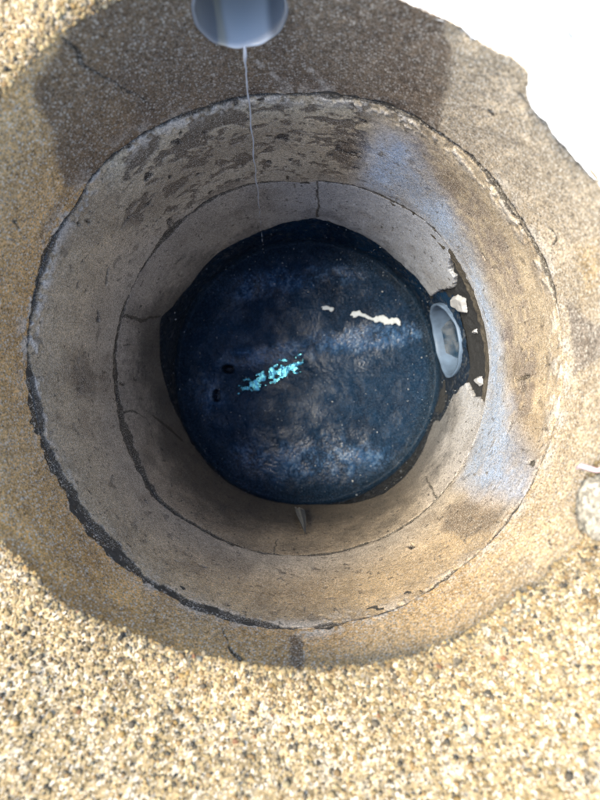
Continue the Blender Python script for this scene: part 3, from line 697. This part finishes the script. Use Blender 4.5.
path[:, 0] += 0.0009 * np.sin(tt * 60) + 0.001 * fbm(np.c_[tt * 40, 0 * tt, 0 * tt], 1, 2, 9)
rr = 0.0012 * (1 - 0.25 * tt) * (0.75 + 0.5 * np.abs(np.sin(tt * 75))) * (1 + 0.25 * fbm(np.c_[tt * 70, 0 * tt, 0 * tt], 1, 2, 8))
rr[-1] = 0.0003; rr[:6] *= np.linspace(2.0, 1, 6)
cut = 84
V, Fq = tube(path[:cut], np.r_[rr[:cut - 1], 0.0003])
ws = link('water_stream', mesh_np('water_stream', V, Fq), None, MAT_STREAM)
tag(ws, 'thin twisting stream of water falling from the grey drain pipe', 'water stream')
tips = []
k = cut + 1
while k < nst - 9:                                               # below, the stream breaks into strings and drops
    m_ = random.randint(4, 8)
    pth = path[k:k + m_].copy(); pth[:, 0] += random.uniform(-0.0015, 0.0015)
    if m_ < 6: pth = pth[0] + (pth - pth[0]) * 0.5
    V, Fq = tube(pth, rr[k:k + m_] * np.sin(np.linspace(0.05, np.pi - 0.05, m_)) * random.uniform(1.1, 1.8))
    link('water_drop', mesh_np('water_drop', V, Fq), ws, MAT_STREAM)
    k += m_ + random.randint(0, 3)

# ------------------------------------------------------------------ small things on the floor
def floor_h(x, y):
    i = np.argmin((VF[:, 0] - x) ** 2 + (VF[:, 1] - y) ** 2); return VF[i, 2]
base_V = np.empty(len(base.data.vertices) * 3, dtype=np.float32); base.data.vertices.foreach_get('co', base_V); base_V = base_V.reshape(-1, 3)
VF = base_V[wall_rows * NB:]
MAT_FLAKE = plain('plaster_flake', (0.58, 0.64, 0.68), 0.7, noise=0.2, nscale=80, bump=0.3)
def flake(outline, label, seed):
    c = np.mean([on_plane(u, v, FLOOR_Z)[:2] for u, v in outline], axis=0)
    o = link('plaster_flake', floor_sheet('plaster_flake', outline, floor_h(*c) + 0.008, 0.0018, seed, 0.009, 0.005), None, MAT_FLAKE)
    tag(o, label, 'flake'); return o
flake([(349,312),(358,311),(362,314),(372,317),(383,315),(392,319),(401,322),(400,326),(388,325),(378,323),(366,319),(352,318)], 'long ragged whitish flake lying on the dark shaft floor', 901)
flake([(320,308),(326,306),(333,309),(332,313),(323,312)], 'small squarish white flake beside the long ragged one', 911)
# grit
MAT_GRIT = MAT_GRAIN
n = 800
idx = rng.choice(len(VF), n * 3); pts = VF[idx]; pts = pts[rng.uniform(0, 1, len(pts)) < np.hypot(pts[:, 0], pts[:, 1]) / 0.5][:n]
wal = base_V[:wall_rows * NB]; low = wal[(wal[:, 2] < -0.84)]
pw = low[rng.choice(len(low), 450)]; pw = pw[~((np.hypot(pipe_local(pw, PIPE_B)[1], pipe_local(pw, PIPE_B)[2]) < 0.13) & (pw[:, 0] > 0))]
pts = np.r_[pts, pw]
sz = np.clip(rng.lognormal(math.log(0.0010), 0.55, len(pts)), 0.0007, 0.006)
gc = np.array([(0.42, 0.46, 0.50), (0.25, 0.29, 0.33), (0.55, 0.56, 0.55), (0.12, 0.14, 0.17)])[rng.choice(4, len(pts), p=[.3, .3, .12, .28])]
gt = grains('grit', pts + np.array([0, 0, 0.0005]), sz, gc, 0.8, MAT_GRAIN)
tag(gt, 'pale grit specks scattered over the dark shaft floor', 'grit', 'stuff')

# folded dry leaf stuck at the foot of the wall
t1, z1 = on_cyl(300, 511, 0.49); t2, z2 = on_cyl(305, 533, 0.49)
top_ = np.array([0.49 * math.cos(t1), 0.49 * math.sin(t1), z1]); tip = np.array([0.494 * math.cos(t2), 0.494 * math.sin(t2), z2])
ax = tip - top_; L = np.linalg.norm(ax); ax /= L; inw = np.array([0, 1.0, 0.25]); inw -= ax * (inw @ ax); inw /= np.linalg.norm(inw); sid = np.cross(ax, inw)
V = []; nl, nw = 15, 11
for i in range(nl):
    t = i / (nl - 1); wdt = 0.040 * (1 - t) ** 0.72 * (0.82 + 0.18 * math.sin(min(t * 6, 1.57))) + 0.0006
    for k in range(nw):
        s = -1 + 2 * k / (nw - 1)
        lift = 0.010 * (1 - abs(s)) * (1 - t) ** 0.5 + 0.011 * max(0, s - 0.45) * (1 - 0.5 * t) + 0.0012 * math.sin(9 * s + 7 * t)
        V.append(top_ + ax * L * (t - (0.10 * (abs(s) ** 2) * (1 - t) if s > 0 else -0.02 * s * s)) + sid * s * wdt * 0.5 + inw * (0.003 + lift))
V = np.array(V); Fl = grid_faces(nl, nw, False); n = len(V)
W = V - inw * 0.0007
per = [k for k in range(nw)] + [nw * i + nw - 1 for i in range(1, nl)] + [nw * (nl - 1) + k for k in range(nw - 2, -1, -1)] + [nw * i for i in range(nl - 2, 0, -1)]
side = np.array([[per[k], per[(k + 1) % len(per)], per[(k + 1) % len(per)] + n, per[k] + n] for k in range(len(per))])
MAT_LEAF = plain('dry_leaf', (0.15, 0.15, 0.14), 0.75, noise=0.35, nscale=70, bump=0.3)
lf = link('dry_leaf', mesh_np('dry_leaf', np.r_[V, W], np.r_[Fl, Fl[:, ::-1] + n, side]), None, MAT_LEAF)
tag(lf, 'folded pointed grey dry leaf stuck low on the wall', 'leaf')

# pinkish scrap lying on the broken lump at the rim
q = [on_plane(u, v, 0.012) for u, v in ((575, 468), (581, 466), (588, 468), (595, 470), (603, 468))]
V = []
for i, p in enumerate(q):
    w_ = (0.0012, 0.0038, 0.0042, 0.003, 0.004)[i]; zz_ = 0.010 + (0.004, 0.0, 0.003, 0.006, 0.004)[i]
    for dy, dz in ((-1, 0), (-0.3, 0.35), (0.4, 0.3), (1, 0), (0.3, -0.3), (-0.4, -0.25)):
        V.append((p[0], p[1] + dy * w_, zz_ + dz * w_))
V = np.array(V); Fq = grid_faces(5, 6)
caps = np.array([[0, 1, 2, 3], [0, 3, 4, 5], [24, 27, 26, 25], [24, 29, 28, 27]])
sc = link('plastic_scrap', mesh_np('plastic_scrap', V, np.r_[Fq, caps]), None, plain('pink_plastic', (0.62, 0.46, 0.47), 0.4, noise=0.2, nscale=200))
tag(sc, 'thin pinkish plastic scrap poking over the rim edge', 'scrap')

# pale lump of broken concrete jutting into the opening below the scrap
c0 = on_plane(600, 508, 0.0)
nu, nv = 40, 28; uu = 2 * np.pi * np.arange(nu) / nu; vv_ = np.linspace(0.02, np.pi - 0.02, nv)
VV, UU = np.meshgrid(vv_, uu, indexing='ij'); D = np.c_[(np.sin(VV) * np.cos(UU)).ravel(), (np.sin(VV) * np.sin(UU)).ravel(), np.cos(VV).ravel()]
D = np.sign(D) * np.abs(D) ** 0.8
V = D * np.array((0.027, 0.042, 0.016)) * (1 + 0.16 * fbm(D, 1.6, 3, 951) + 0.10 * fbm(D, 6, 3, 952))[:, None] + np.array((c0[0], c0[1], 0.0))
Ck = np.tile(np.array((0.26, 0.235, 0.185)), (len(V), 1)) * (1 + 0.2 * fbm(V, 60, 3, 953))[:, None]
ck = link('concrete_chunk', mesh_np('concrete_chunk', V, grid_faces(nv, nu), True, dict(col=Ck, agg=np.full(len(V), .5), wet=np.zeros(len(V)))), None, MAT_GROUND)
tag(ck, 'pale rough concrete chunk jutting over the rim beside the plastic scrap', 'concrete chunk')
